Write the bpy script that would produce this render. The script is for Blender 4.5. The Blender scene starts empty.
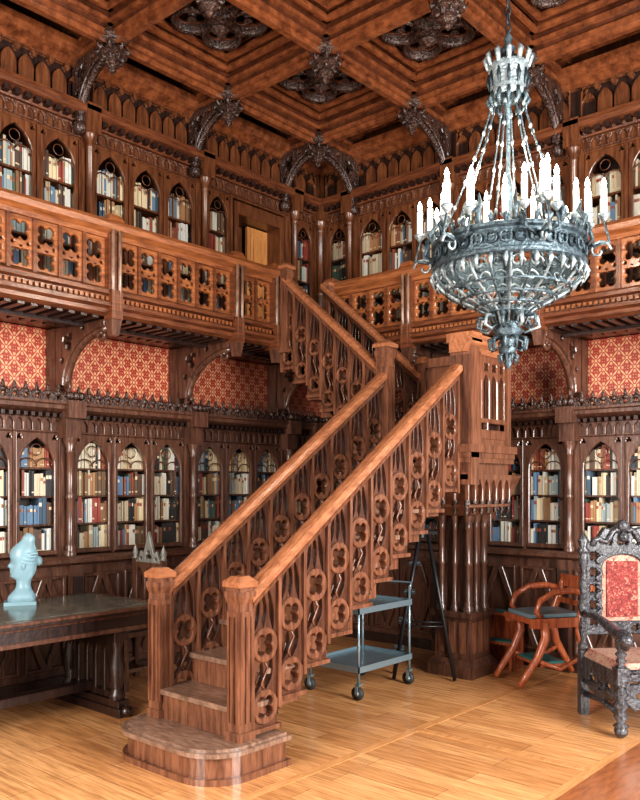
import bpy, math, random
from mathutils import Matrix, Vector
random.seed(7)
S=bpy.context.scene
pi=math.pi
# ------------------------------------------------------------ materials
def newmat(n):
    m=bpy.data.materials.new(n); m.use_nodes=True
    nt=m.node_tree; b=nt.nodes['Principled BSDF']; return m,nt,b
def wood(n,c1,c2,rough=.3,sc=(9,9,1.0),bump=.12,bs=30,coat=.3):
    m,nt,b=newmat(n); N=nt.nodes; L=nt.links
    tc=N.new('ShaderNodeTexCoord'); mp=N.new('ShaderNodeMapping'); mp.inputs['Scale'].default_value=sc
    L.new(tc.outputs['Object'],mp.inputs[0])
    no=N.new('ShaderNodeTexNoise'); no.inputs['Scale'].default_value=4; no.inputs['Detail'].default_value=8; no.inputs['Roughness'].default_value=.65
    L.new(mp.outputs[0],no.inputs['Vector'])
    r=N.new('ShaderNodeValToRGB'); r.color_ramp.elements[0].position=.34; r.color_ramp.elements[1].position=.66
    r.color_ramp.elements[0].color=(*c2,1); r.color_ramp.elements[1].color=(*c1,1)
    L.new(no.outputs[0],r.inputs[0])
    L.new(r.outputs[0],b.inputs['Base Color'])
    b.inputs['Roughness'].default_value=rough
    b.inputs['Coat Weight'].default_value=coat; b.inputs['Coat Roughness'].default_value=.18
    n2=N.new('ShaderNodeTexNoise'); n2.inputs['Scale'].default_value=bs; n2.inputs['Detail'].default_value=3
    L.new(tc.outputs['Object'],n2.inputs['Vector'])
    bp=N.new('ShaderNodeBump'); bp.inputs['Strength'].default_value=bump; bp.inputs['Distance'].default_value=.02
    L.new(n2.outputs[0],bp.inputs['Height']); L.new(bp.outputs[0],b.inputs['Normal'])
    return m
HZ=(1.3,1.3,14)
W_mid=wood('walnut_mid',(.19,.070,.027),(.055,.017,.008),.32)
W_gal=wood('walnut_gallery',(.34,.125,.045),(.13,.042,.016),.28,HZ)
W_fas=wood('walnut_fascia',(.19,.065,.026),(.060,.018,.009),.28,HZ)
W_stair=wood('walnut_stair',(.24,.102,.056),(.075,.029,.016),.28)
W_stair_shade=wood('walnut_stair_shade',(.13,.052,.029),(.042,.016,.010),.3)  # darker copy of stair walnut, recess shade painted into the balustrade plates
W_rail=wood('walnut_rail',(.40,.165,.080),(.19,.07,.032),.2,(12,1.2,6))
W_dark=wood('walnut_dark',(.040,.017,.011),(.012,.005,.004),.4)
W_case=wood('walnut_case',(.145,.066,.041),(.040,.017,.011),.28)
W_tread=wood('worn_tread',(.30,.18,.125),(.11,.062,.042),.35,(3,12,3))
W_carve=wood('carved_dark',(.085,.042,.030),(.016,.009,.007),.26,bump=1.0,bs=45)
W_frieze=wood('carved_frieze',(.17,.066,.034),(.055,.02,.011),.32,bump=.9,bs=40)
W_door=wood('oak_door',(.65,.30,.10),(.42,.17,.055),.35)
W_ceil=wood('ceiling_wood',(.26,.088,.034),(.085,.026,.011),.22,(3,3,3))
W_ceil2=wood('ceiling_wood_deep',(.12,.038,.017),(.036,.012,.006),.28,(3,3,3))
W_black=wood('ebony_carved',(.075,.07,.075),(.010,.010,.014),.22,bump=.9,bs=50,coat=.5)
W_red=wood('mahogany_red',(.48,.14,.055),(.20,.045,.02),.22)
def wallpaper():
    m,nt,b=newmat('wallpaper_red_gold'); N=nt.nodes;L=nt.links
    tc=N.new('ShaderNodeTexCoord'); sp=N.new('ShaderNodeSeparateXYZ'); L.new(tc.outputs['Object'],sp.inputs[0])
    def M(op,a,bb=None,c=None):
        n=N.new('ShaderNodeMath'); n.operation=op
        for i,x in enumerate((a,bb,c)):
            if x is None: continue
            if isinstance(x,(int,float)): n.inputs[i].default_value=x
            else: L.new(x,n.inputs[i])
        return n.outputs[0]
    h=M('ADD',sp.outputs[0],sp.outputs[1]); z=sp.outputs[2]
    hk=M('MULTIPLY',h,46); zk=M('MULTIPLY',z,38)
    s1=M('SINE',M('ADD',hk,zk)); s2=M('SINE',M('SUBTRACT',hk,zk))
    p=M('MULTIPLY',s1,s2)
    q=M('MULTIPLY',M('COSINE',M('MULTIPLY',hk,3)),M('COSINE',M('MULTIPLY',zk,3)))
    v=M('ADD',M('ABSOLUTE',p),M('MULTIPLY',q,.22))
    no=N.new('ShaderNodeTexNoise'); no.inputs['Scale'].default_value=30; L.new(tc.outputs['Object'],no.inputs['Vector'])
    v=M('ADD',v,M('MULTIPLY',no.outputs[0],.3))
    r=N.new('ShaderNodeValToRGB'); e=r.color_ramp.elements
    e[0].position=.18; e[0].color=(.62,.37,.20,1); e[1].position=.34; e[1].color=(.27,.030,.020,1)
    x=r.color_ramp.elements.new(.85); x.color=(.40,.065,.04,1)
    x=r.color_ramp.elements.new(1.0); x.color=(.62,.31,.17,1)
    L.new(v,r.inputs[0]); L.new(r.outputs[0],b.inputs['Base Color']); b.inputs['Roughness'].default_value=.33
    return m
WP=wallpaper()
def floormat():
    m,nt,b=newmat('oak_parquet'); N=nt.nodes;L=nt.links
    tc=N.new('ShaderNodeTexCoord')
    mp=N.new('ShaderNodeMapping'); L.new(tc.outputs['Object'],mp.inputs[0])
    br=N.new('ShaderNodeTexBrick'); br.inputs['Scale'].default_value=1
    br.inputs['Brick Width'].default_value=1.1; br.inputs['Row Height'].default_value=.16
    br.inputs['Mortar Size'].default_value=.0015; br.inputs['Bias'].default_value=-.1
    br.inputs['Color1'].default_value=(.80,.42,.185,1); br.inputs['Color2'].default_value=(.60,.28,.11,1)
    br.inputs['Mortar'].default_value=(.22,.09,.035,1)
    L.new(mp.outputs[0],br.inputs['Vector'])
    mp2=N.new('ShaderNodeMapping'); mp2.inputs['Scale'].default_value=(1.0,12,1); L.new(tc.outputs['Object'],mp2.inputs[0])
    no=N.new('ShaderNodeTexNoise'); no.inputs['Scale'].default_value=3; no.inputs['Detail'].default_value=9; no.inputs['Roughness'].default_value=.65; L.new(mp2.outputs[0],no.inputs['Vector'])
    r=N.new('ShaderNodeValToRGB'); r.color_ramp.elements[0].position=.3; r.color_ramp.elements[0].color=(.50,.43,.36,1)
    r.color_ramp.elements[1].position=.62; r.color_ramp.elements[1].color=(1.05,1.05,1.03,1); L.new(no.outputs[0],r.inputs[0])
    mx=N.new('ShaderNodeMix'); mx.data_type='RGBA'; mx.blend_type='MULTIPLY'; mx.inputs[0].default_value=1
    L.new(br.outputs[0],mx.inputs[6]); L.new(r.outputs[0],mx.inputs[7]); L.new(mx.outputs[2],b.inputs['Base Color'])
    b.inputs['Roughness'].default_value=.24; b.inputs['Coat Weight'].default_value=.25; b.inputs['Coat Roughness'].default_value=.15
    return m
FL=floormat()
FLB=wood('parquet_border',(.40,.145,.055),(.24,.08,.03),.22,sc=(8,1.5,1),bump=.01)
FLB2=wood('parquet_frame',(.70,.35,.14),(.52,.23,.085),.22,sc=(8,1.5,1),bump=.01)
def plain(n,c,rough=.5,metal=0,emit=None,es=1):
    m,nt,b=newmat(n); b.inputs['Base Color'].default_value=(*c,1); b.inputs['Roughness'].default_value=rough
    b.inputs['Metallic'].default_value=metal
    if emit: b.inputs['Emission Color'].default_value=(*emit,1); b.inputs['Emission Strength'].default_value=es
    return m
SILVER=wood('patinated_silver',(.12,.165,.185),(.03,.043,.052),.36,(6,6,6),bump=.5,bs=60,coat=0)
SILVD=plain('dark_silver',(.035,.05,.06),.4,.5)
CRY=wood('bright_silver',(.42,.48,.49),(.17,.21,.23),.33,(6,6,6),bump=.5,bs=60,coat=0)
for m_ in(SILVER,CRY): m_.node_tree.nodes['Principled BSDF'].inputs['Metallic'].default_value=.45
PALE=wood('pale_grey_wood',(.26,.25,.22),(.09,.075,.06),.4)  # pale grey tone for the gothic chair's crest and finials
STEEL=plain('steel_grey_blue',(.26,.35,.39),.25,.6)
BLK=plain('black_metal',(.02,.02,.022),.35,.3)
RUB=plain('rubber_wheel',(.03,.03,.03),.6)
CANDLE=plain('candle_white',(.85,.83,.76),.4,0,(1,.93,.8),.3)
BULB=plain('bulb_glow',(1,1,1),.4,0,(1,.95,.86),14)
GREEN=plain('green_leather',(.03,.16,.15),.4)
BLUELEATHER=plain('blue_grey_leather',(.17,.25,.28),.35)
TTOP=wood('table_top_dark_sheen',(.20,.21,.16),(.035,.045,.042),.12,(4,4,4),bump=.03)  # dark top with a pale grey reflection mottled into its colour
SHADE=plain('painted_interior_shade',(.012,.008,.006),.8)  # near-black backing, shade of doorway and coffer depth put into the colour
def frosted():
    m,nt,b=newmat('frosted_blue_glass'); b.inputs['Base Color'].default_value=(.42,.62,.69,1)
    b.inputs['Roughness'].default_value=.2; b.inputs['Transmission Weight'].default_value=.6
    b.inputs['IOR'].default_value=1.35
    return m
FROST=frosted()
def glassm():
    m=bpy.data.materials.new('pane_glass'); m.use_nodes=True; nt=m.node_tree; nt.nodes.clear()
    o=nt.nodes.new('ShaderNodeOutputMaterial'); mx=nt.nodes.new('ShaderNodeMixShader'); t=nt.nodes.new('ShaderNodeBsdfTransparent')
    g=nt.nodes.new('ShaderNodeBsdfGlossy'); g.inputs['Roughness'].default_value=.08; g.inputs['Color'].default_value=(.9,.92,.9,1)
    t.inputs[0].default_value=(.98,.985,.98,1)
    mx.inputs[0].default_value=.04
    nt.links.new(t.outputs[0],mx.inputs[1]); nt.links.new(g.outputs[0],mx.inputs[2]); nt.links.new(mx.outputs[0],o.inputs[0]); return m
PANE=glassm()
def uphol(n,c1,c2,c3,sc=26):
    m,nt,b=newmat(n); N=nt.nodes;L=nt.links
    tc=N.new('ShaderNodeTexCoord'); v=N.new('ShaderNodeTexNoise'); v.inputs['Scale'].default_value=sc; v.inputs['Detail'].default_value=2; v.inputs['Distortion'].default_value=1.5; L.new(tc.outputs['Object'],v.inputs['Vector'])
    r=N.new('ShaderNodeValToRGB'); e=r.color_ramp.elements; e[0].position=.40; e[0].color=(*c1,1); e[1].position=.46; e[1].color=(*c2,1)
    x=e.new(.58); x.color=(*c2,1); x=e.new(.64); x.color=(*c3,1)
    L.new(v.outputs[0],r.inputs[0]); L.new(r.outputs[0],b.inputs['Base Color']); b.inputs['Roughness'].default_value=.8; return m
UPH=uphol('red_damask',(.10,.014,.012),(.21,.028,.022),(.38,.16,.11),34)
UPH2=uphol('beige_red_damask',(.40,.28,.20),(.36,.20,.145),(.24,.045,.035),34)
bookcols=[(.60,.55,.46),(.50,.40,.28),(.64,.62,.57),(.26,.08,.045),(.055,.09,.13),(.07,.11,.08),(.36,.19,.09),(.12,.20,.30),(.28,.055,.04),(.03,.027,.027),(.54,.46,.34),(.14,.085,.05),(.30,.35,.35),(.66,.54,.35),(.22,.12,.06),(.60,.57,.50),(.42,.32,.20),(.10,.06,.045)]
BOOKS=[plain('book_cloth_%d'%i,c,.5) for i,c in enumerate(bookcols)]
# ------------------------------------------------------------ mesh builder
class MB:
    def __init__(s): s.v=[];s.f=[];s.m=[];s.sm=[];s.mats=[]
    def mi(s,mat):
        if mat not in s.mats: s.mats.append(mat)
        return s.mats.index(mat)
    def add(s,vs,fs,mat,M=None,smooth=False):
        o=len(s.v); k=s.mi(mat)
        if M is not None:
            vs=[M@Vector(v) for v in vs]; flip=M.to_3x3().determinant()<0
        else: flip=False
        s.v.extend([tuple(v) for v in vs])
        for f in fs:
            g=[o+i for i in f]
            if flip: g.reverse()
            s.f.append(g); s.m.append(k); s.sm.append(smooth)
    def box(s,x0,x1,y0,y1,z0,z1,mat,M=None):
        if x0>x1:x0,x1=x1,x0
        if y0>y1:y0,y1=y1,y0
        if z0>z1:z0,z1=z1,z0
        s.add([(x0,y0,z0),(x1,y0,z0),(x1,y1,z0),(x0,y1,z0),(x0,y0,z1),(x1,y0,z1),(x1,y1,z1),(x0,y1,z1)],
          [(0,3,2,1),(4,5,6,7),(0,1,5,4),(1,2,6,5),(2,3,7,6),(3,0,4,7)],mat,M)
    def taper(s,cx,cy,z0,z1,a0,b0,a1,b1,mat,M=None):
        v=[]
        for z,a,b in((z0,a0,b0),(z1,a1,b1)): v+=[(cx-a,cy-b,z),(cx+a,cy-b,z),(cx+a,cy+b,z),(cx-a,cy+b,z)]
        s.add(v,[(0,3,2,1),(4,5,6,7),(0,1,5,4),(1,2,6,5),(2,3,7,6),(3,0,4,7)],mat,M)
    def loft(s,poly3a,poly3b,mat,M=None):
        n=len(poly3a); s.add(list(poly3a)+list(poly3b),[tuple(range(n))[::-1],tuple(range(n,2*n))]+[(i,(i+1)%n,n+(i+1)%n,n+i) for i in range(n)],mat,M)
    def prism(s,poly,axis,a0,a1,mat,M=None):
        f={'s':lambda a,p:(a,p[0],p[1]),'d':lambda a,p:(p[0],a,p[1]),'z':lambda a,p:(p[0],p[1],a)}[axis]
        s.loft([f(a0,p) for p in poly],[f(a1,p) for p in poly],mat,M)
    def lathe(s,prof,mat,M=None,seg=12,smooth=True):
        vs=[];fs=[]; n=len(prof)
        for k in range(seg):
            a=2*pi*k/seg
            for r,z in prof: vs.append((r*math.cos(a),r*math.sin(a),z))
        for k in range(seg):
            k2=(k+1)%seg
            for i in range(n-1): fs.append((k*n+i,k2*n+i,k2*n+i+1,k*n+i+1))
        s.add(vs,fs,mat,M,smooth)
    def tube(s,pts,r,mat,M=None,seg=6,closed=False):
        pts=[Vector(p) for p in pts]; n=len(pts); rs=r if isinstance(r,(list,tuple)) else [r]*n
        vs=[];fs=[]; up=None
        for i,p in enumerate(pts):
            t=(pts[(i+1)%n]-pts[i-1]) if closed else (pts[min(i+1,n-1)]-pts[max(i-1,0)])
            if t.length<1e-9: t=Vector((0,0,1))
            t.normalize()
            if up is None:
                up=Vector((0,0,1)) if abs(t.z)<.9 else Vector((1,0,0))
            a=t.cross(up)
            if a.length<1e-5: a=t.orthogonal()
            a.normalize(); b=a.cross(t).normalized(); up=b
            for k in range(seg):
                an=2*pi*k/seg; vs.append(p+rs[i]*(a*math.cos(an)+b*math.sin(an)))
        for i in range(n if closed else n-1):
            j=(i+1)%n
            for k in range(seg):
                k2=(k+1)%seg; fs.append((i*seg+k,i*seg+k2,j*seg+k2,j*seg+k))
        if not closed: fs.append(tuple(range(seg))[::-1]); fs.append(tuple((n-1)*seg+k for k in range(seg)))
        s.add(vs,fs,mat,M,True)
    def sphere(s,c,r,mat,M=None,sz=1,seg=10):
        prof=[(r*math.sin(pi*i/6),-r*sz*math.cos(pi*i/6)) for i in range(7)]
        T=Matrix.Translation(c); s.lathe(prof,mat,(M@T) if M is not None else T,seg)
    def plate(s,tpl,mat,M=None): s.add(tpl[0],tpl[1],mat,M)
    def obj(s,name,parent=None,bevel=0):
        me=bpy.data.meshes.new(name); me.from_pydata(s.v,[],s.f)
        for m in s.mats: me.materials.append(m)
        me.polygons.foreach_set('material_index',s.m); me.polygons.foreach_set('use_smooth',s.sm); me.update()
        o=bpy.data.objects.new(name,me); S.collection.objects.link(o)
        if parent: o.parent=parent
        if bevel:
            b=o.modifiers.new('bevel','BEVEL'); b.width=bevel; b.segments=1; b.limit_method='ANGLE'; b.angle_limit=.7
        return o
def empty(n,loc=(0,0,0)):
    e=bpy.data.objects.new(n,None); S.collection.objects.link(e); e.location=loc; e.empty_display_size=.2; return e
def T(x,y,z): return Matrix.Translation((x,y,z))
_tc={}
def tpl(outer,holes,depth,bev=0.0,key=None):
    if key and key in _tc: return _tc[key]
    cu=bpy.data.curves.new('t','CURVE'); cu.dimensions='2D'; cu.fill_mode='BOTH'; cu.extrude=depth/2-bev
    if bev: cu.bevel_depth=bev; cu.bevel_resolution=0; cu.offset=-bev
    for P in [outer]+list(holes):
        sp=cu.splines.new('POLY'); sp.points.add(len(P)-1)
        for i,p in enumerate(P): sp.points[i].co=(p[0],p[1],0,1)
        sp.use_cyclic_u=True
    ob=bpy.data.objects.new('t',cu); S.collection.objects.link(ob); bpy.context.view_layer.update()
    dg=bpy.context.evaluated_depsgraph_get(); me=bpy.data.meshes.new_from_object(ob.evaluated_get(dg))
    vs=[(v.co.x,v.co.z,v.co.y) for v in me.vertices]; fs=[tuple(p.vertices)[::-1] for p in me.polygons]
    bpy.data.objects.remove(ob); bpy.data.curves.remove(cu); bpy.data.meshes.remove(me)
    r=(vs,fs)
    if key: _tc[key]=r
    return r
def rect(x0,x1,y0,y1): return [(x0,y0),(x1,y0),(x1,y1),(x0,y1)]
def circ(cx,cy,r,n=16,ry=None): return [(cx+r*math.cos(2*pi*i/n),cy+(ry or r)*math.sin(2*pi*i/n)) for i in range(n)]
def foil(cx,cy,r,n=4,pts=5,rot=0,sy=1):
    a,p=(.55,.42) if n==4 else ((.5,.46) if n==3 else (.62,.36))
    if n>=5: p=.62*math.sin(pi/n)*1.06; a=.97-p
    out=[]
    for k in range(n):
        for j in range(pts):
            ph=-pi/n+2*pi/n*j/pts
            q=max(0,p*p-(a*math.sin(ph))**2); t=a*math.cos(ph)+math.sqrt(q)
            th=rot+2*pi*k/n+ph; out.append((cx+r*t*math.cos(th),cy+sy*r*t*math.sin(th)))
    return out
def lancet(cx,w,z0,z1,h,n=6):
    zs=z1-h; P=[(cx-w/2,z0),(cx+w/2,z0)]
    for i in range(n+1):
        t=math.radians(60)*i/n; P.append((cx-w/2+w*math.cos(t),zs+h*math.sin(t)/.866))
    for i in range(n-1,-1,-1):
        t=math.radians(60)*i/n; P.append((cx+w/2-w*math.cos(t),zs+h*math.sin(t)/.866))
    return P
def leaf(x0,z0,x1,z1,w,n=5):
    dx,dz=x1-x0,z1-z0; l=math.hypot(dx,dz); nx,nz=-dz/l,dx/l; P=[]
    for i in range(n+1):
        t=i/n; P.append((x0+dx*t+nx*w*math.sin(pi*t),z0+dz*t+nz*w*math.sin(pi*t)))
    for i in range(n-1,0,-1):
        t=i/n; P.append((x0+dx*t-nx*w*math.sin(pi*t),z0+dz*t-nz*w*math.sin(pi*t)))
    return P
ML=Matrix(((0,1,0,0),(-1,0,0,0),(0,0,1,0),(0,0,0,1)))
MR=Matrix(((1,0,0,0),(0,-1,0,0),(0,0,1,0),(0,0,0,1)))
SWAP=Matrix(((0,1,0,0),(1,0,0,0),(0,0,1,0),(0,0,0,1)))  # local x->d , y->s
# ------------------------------------------------------------ room shell
EX=8.4
b=MB(); b.box(-.6,EX,-EX-.4,.6,-.12,0,FL)
b.box(4.28,4.34,-EX,-.45,0,.002,FLB2); b.box(4.34,EX-.1,-EX,-.45,0,.003,FLB)
b.box(3.10,3.16,-EX,-.45,0,.0015,FLB2); b.box(3.16,4.28,-2.62,-2.56,0,.0015,FLB2)
b.obj('floor')
for nm,M in (('wall_left',ML),('wall_back',MR)):
    b=MB(); b.box(-.5,EX,-.6,-.36,0,5.95,W_dark,M); b.box(-.3,EX,-.36,0,0,2.92,WP,M)
    b.box(-.3,EX,-.36,-.02,4.86,5.7,W_mid,M)
    b.obj(nm)
# ------------------------------------------------------------ bookcases
def doortpl(w,h):
    return tpl(rect(0,w,0,h),[lancet(w/2,w-.07,.04,h-.045,min(.24,w*.62)),foil(.032,h-.04,.024,3,4,pi/2),foil(w-.032,h-.04,.024,3,4,pi/2)],.035,.006,key=('door',round(w,3),round(h,3)))
def ringt(r,n=4,d=.02,ri=.82,rot=pi/4): return tpl(circ(0,0,r),[foil(0,0,r*ri,n,5,rot)],d,.003,key=('ring',round(r,3),n,d,ri,rot))
def door(b,g,M,s0,s1,z0,z1,d,mat):
    w=s1-s0; h=z1-z0
    b.plate(doortpl(w,h),mat,M@T(s0,d,z0))
    r=min(.046,w*.13); zc=z1-.06-r*1.7
    b.tube([(s0+w/2+r*math.cos(2*pi*i/14),d-.004,zc+r*math.sin(2*pi*i/14)) for i in range(14)],.005,mat,M,4,True)
    hw=(w-.07)/2; zs=z1-.045-min(.24,w*.62)
    for k in (-1,1):
        c=s0+w/2+k*hw/2; rr=hw/2
        pts=[(c-rr*math.cos(pi*i/8),d-.004,zs+.9*rr*(math.sin(pi*i/8)**.8)) for i in range(9)]
        b.tube(pts,.006,mat,M,4)
    g.add([(s0+.03,d-.012,z0+.03),(s1-.03,d-.012,z0+.03),(s1-.03,d-.012,z1-.03),(s0+.03,d-.012,z1-.03)],[(0,1,2,3)],PANE,M)
    b.sphere((s1-.02,d+.03,z0+h*.45),.01,SILVD,M)
def bookrow(b,M,s0,s1,z0,gap,df,dep):
    s=s0+.003; cur=random.choice(BOOKS); hb=random.uniform(.8,.96)
    while s<s1-.012:
        w=random.uniform(.013,.030)
        if random.random()<.5: cur=random.choice(BOOKS); hb=random.uniform(.68,.97)
        if s+w>s1: break
        if random.random()<.02: s+=.015; continue
        h=gap*min(.97,hb+random.uniform(-.02,.02)); ff=df-random.uniform(0,.02)
        b.box(s,s+w-.002,ff-dep,ff,z0+.0005,z0+h,cur,M)
        if random.random()<.55: b.box(s+.001,s+w-.003,ff,ff+.0015,z0+h*.66,z0+h*.8,BOOKS[random.choice((13,8,3,0,6))],M)
        if random.random()<.3: b.box(s+.001,s+w-.003,ff,ff+.0015,z0+h*.12,z0+h*.17,BOOKS[13],M)
        s+=w
def colonette(b,M,s,d,z0,z1,r,mat):
    P=M@T(s,d,0); H=z1-z0
    b.lathe([(r*1.7,z0),(r*1.7,z0+.03),(r*1.2,z0+.05),(r*1.45,z0+.07),(r,z0+.09),(r,z0+H*.5-.02),(r*1.35,z0+H*.5),(r,z0+H*.5+.02),(r,z1-.12),(r*1.3,z1-.11),(r*1.0,z1-.09),(r*1.9,z1-.02),(r*2,z1)],mat,P,10)
def archstrip(L,h,n,key):
    w=L/n
    return tpl(rect(0,L,0,h),[lancet(w*(i+.5),w*.72,h*.12,h*.9,h*.42,4) for i in range(n)],.02,.003,key=key)
def crest(L,h,n,key):
    w=L/n; out=[(0,0),(L,0)]
    for i in range(n-1,-1,-1):
        x=w*i
        out+=[(x+w,h*.35),(x+w*.85,h*.6),(x+w*.65,h*.55),(x+w*.6,h*.8),(x+w*.5,h),(x+w*.4,h*.8),(x+w*.35,h*.55),(x+w*.15,h*.6)]
    out.append((0,h*.35))
    return tpl(out,[circ(w*(i+.5),h*.26,h*.13,8) for i in range(n)],.03,.004,key=key)
def basepanel(w,h):
    return tpl(rect(0,w,0,h),[[(w/2,.05),(w-.04,h/2),(w/2,h-.05),(.04,h/2)],[(.025,.025),(w*.36,.025),(.025,h*.38)],[(w-.025,.025),(w-.025,h*.38),(w*.64,.025)],[(.025,h-.025),(.025,h*.62),(w*.36,h-.025)],[(w-.025,h-.025),(w*.64,h-.025),(w-.025,h*.62)]],.03,.005,key=('bp',round(w,3),round(h,3)))
def lower_case(M,grid,name):
    b=MB(); g=MB(); k=MB(); s0,s1=grid[0],grid[-1]
    b.box(s0,s1,.005,.37,0,.09,W_dark,M); b.box(s0,s1,.005,.33,.09,.97,W_case,M)
    b.prism([(.005,.97),(.36,.97),(.38,.985),(.40,.99),(.40,1.02),(.36,1.04),(.005,1.04)],'s',s0,s1,W_case,M)
    b.box(s0,s1,.004,.02,1.04,2.1,W_dark,M)
    zs=[1.06,1.30,1.53,1.76]
    for z in zs: b.box(s0,s1,.02,.17,z-.016,z,W_case,M)
    b.box(s0,s1,.004,.2,2.04,2.2,W_case,M)
    b.prism([(.004,2.16),(.22,2.16),(.24,2.19),(.30,2.21),(.34,2.23),(.34,2.26),(.36,2.27),(.36,2.29),(.004,2.29)],'s',s0,s1,W_case,M)
    for i in range(len(grid)-1):
        a,c=grid[i],grid[i+1]; L=c-a
        nd=3 if L>1 else (2 if L>.6 else 1)
        p0,p1=a+.06,c-.06; dw=(p1-p0)/nd
        for j in range(nd):
            d0,d1=p0+dw*j,p0+dw*(j+1)
            door(b,g,M,d0+.012,d1-.012,1.05,2.04,.205,W_case)
            b.box(d0-.012,d0+.012,.02,.222,1.04,2.04,W_case,M)
            b.plate(basepanel(dw-.05,.74),W_case,M@T(d0+.025,.345,.15))
            for z in zs: bookrow(k,M,d0+.02,d1-.02,z,.225,.18,.13)
        b.box(p1-.012,p1+.012,.02,.222,1.04,2.04,W_case,M)
        n=max(2,int(L/.085)); b.plate(archstrip(L-.1,.12,n,('as',round(L,3),n)),W_case,M@T(a+.05,.215,2.045))
        n2=max(2,int(L/.09)); b.plate(crest(L,.14,n2,('cr',round(L,3),n2)),W_carve,M@T(a,.33,2.285))
        for q in range(n2): b.sphere((a+L*(q+.5)/n2,.335,2.35),.026,W_carve,M,.9,6)
        n3=int(L/.06)
        for q in range(n3): b.box(a+L*(q+.2)/n3,a+L*(q+.7)/n3,.2,.30,2.165,2.195,W_dark,M)
    for s in grid:
        b.box(s-.06,s+.06,.33,.39,0,.97,W_case,M); b.box(s-.045,s+.045,.385,.40,.12,.88,W_dark,M)
        b.box(s-.055,s+.055,.02,.235,1.04,2.2,W_case,M)
        colonette(b,M,s,.28,1.04,2.0,.03,W_case)
        b.box(s-.07,s+.07,.2,.33,2.0,2.18,W_case,M); b.box(s-.08,s+.08,.2,.39,2.16,2.3,W_case,M)
        for dd in range(3): b.sphere((s-.05+.05*dd,.36,2.34),.035,W_carve,M)
    o=b.obj(name); g.obj('door_glass',o); k.obj('shelved_books',o)
lower_case(ML,[.42,.82,2.12,3.42,4.72,6.02,7.32],'lower_bookcase')
lower_case(MR,[.42,.55,1.85,3.15,4.45,5.75,7.05],'lower_bookcase')
def upper_case(M,grid,name,doorbay=False):
    b=MB(); g=MB(); k=MB(); s1=grid[-1]; s0=grid[0]
    zs=[3.14,3.42,3.69,3.95,4.21]
    segs=[]
    for i in range(len(grid)-1):
        a,c=grid[i],grid[i+1]
        if doorbay and i==1: a=1.34
        segs.append((a,c))
    for a,c in segs:
        b.box(a,c,-.355,-.34,2.98,4.8,W_dark,M); b.box(a,c,-.34,0,2.98,3.12,W_mid,M)
        for z in zs: b.box(a,c,-.34,-.03,z-.018,z,W_mid,M)
        L=c-a; nd=3 if L>1 else 1; p0,p1=a+.06,c-.06; dw=(p1-p0)/nd
        for j in range(nd):
            d0,d1=p0+dw*j,p0+dw*(j+1)
            door(b,g,M,d0+.015,d1-.015,3.1,4.60,-.005,W_mid)
            b.box(d0-.015,d0+.015,-.34,.02,3.0,4.6,W_mid,M)
            for z in zs: bookrow(k,M,d0+.02,d1-.02,z,.245,-.028,.14)
        b.box(p1-.015,p1+.015,-.34,.02,3.0,4.6,W_mid,M)
    b.box(s0,s1,-.35,0,4.60,4.86,W_mid,M)
    for i in range(len(grid)-1):
        a,c=grid[i],grid[i+1]; L=c-a; n=max(2,int(L/.09)); b.plate(archstrip(L-.08,.11,n,('au',round(L,3),n)),W_frieze,M@T(a+.04,.012,4.62))
        n=max(2,int(L/.15)); w=(L-.1)/n
        hs=[]
        for q in range(n): hs+=[lancet(w*(q+.5),w*.8,.03,.22,.10,6)]
        for q in range(n+1): hs.append(foil(min(max(w*q,.03),L-.13),.265,.025,3,4,-pi/2))
        b.plate(tpl(rect(0,L-.1,0,.34),hs,.04,.006,key=('fz',round(L,3),n)),W_mid,M@T(a+.05,.02,4.90))
        b.box(a,c,-.02,-.004,4.86,5.3,W_dark,M)
    b.prism([(-.3,4.74),(.03,4.74),(.05,4.78),(.12,4.81),(.14,4.84),(.14,4.88),(-.3,4.88)],'s',s0,s1,W_fas,M)
    b.prism([(-.3,5.20),(.05,5.20),(.10,5.23),(.16,5.25),(.2,5.29),(.2,5.34),(-.3,5.34)],'s',s0,s1,W_ceil,M)
    n3=int((s1-s0)/.09)
    for q in range(n3): b.box(s0+.09*q,s0+.09*q+.05,.0,.10,4.755,4.80,W_dark,M)
    for s in grid:
        b.box(s-.06,s+.06,-.34,.03,2.98,4.75,W_mid,M)
        if doorbay and s==.5: b.box(s+.06,s+.1,-.34,.02,2.98,4.6,W_mid,M)
        colonette(b,M,s,.07,3.0,4.65,.032,W_mid)
        b.box(s-.07,s+.07,0,.14,4.65,4.9,W_mid,M)
    o=b.obj(name); g.obj('door_glass',o); k.obj('shelved_books',o)
UG=[.06,.5,1.8,3.1,4.4,5.7,7.0]
upper_case(ML,UG,'gallery_bookcase',True)
upper_case(MR,UG,'gallery_bookcase')
# gallery door on left wall
b=MB(); M=ML
b.box(.6,1.34,-.35,-.33,2.98,4.6,SHADE,M)
b.box(.6,.66,-.33,0,2.98,4.58,W_mid,M); b.box(1.28,1.34,-.33,0,2.98,4.58,W_mid,M); b.box(.66,1.28,-.33,0,4.45,4.58,W_mid,M)
b.box(.66,.97,-.24,-.20,2.99,4.44,W_door,M)
for z0,z1 in((3.05,3.55),(3.62,4.36)):
    b.box(.70,.93,-.20,-.19,z0,z1,W_door,M); b.box(.74,.89,-.19,-.175,z0+.04,z1-.04,W_door,M)
b.box(.97,1.28,-.31,-.28,2.99,4.44,W_mid,M)
b.sphere((.95,-.18,3.8),.02,CRY,M)
b.obj('door_1',bevel=.004)
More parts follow.
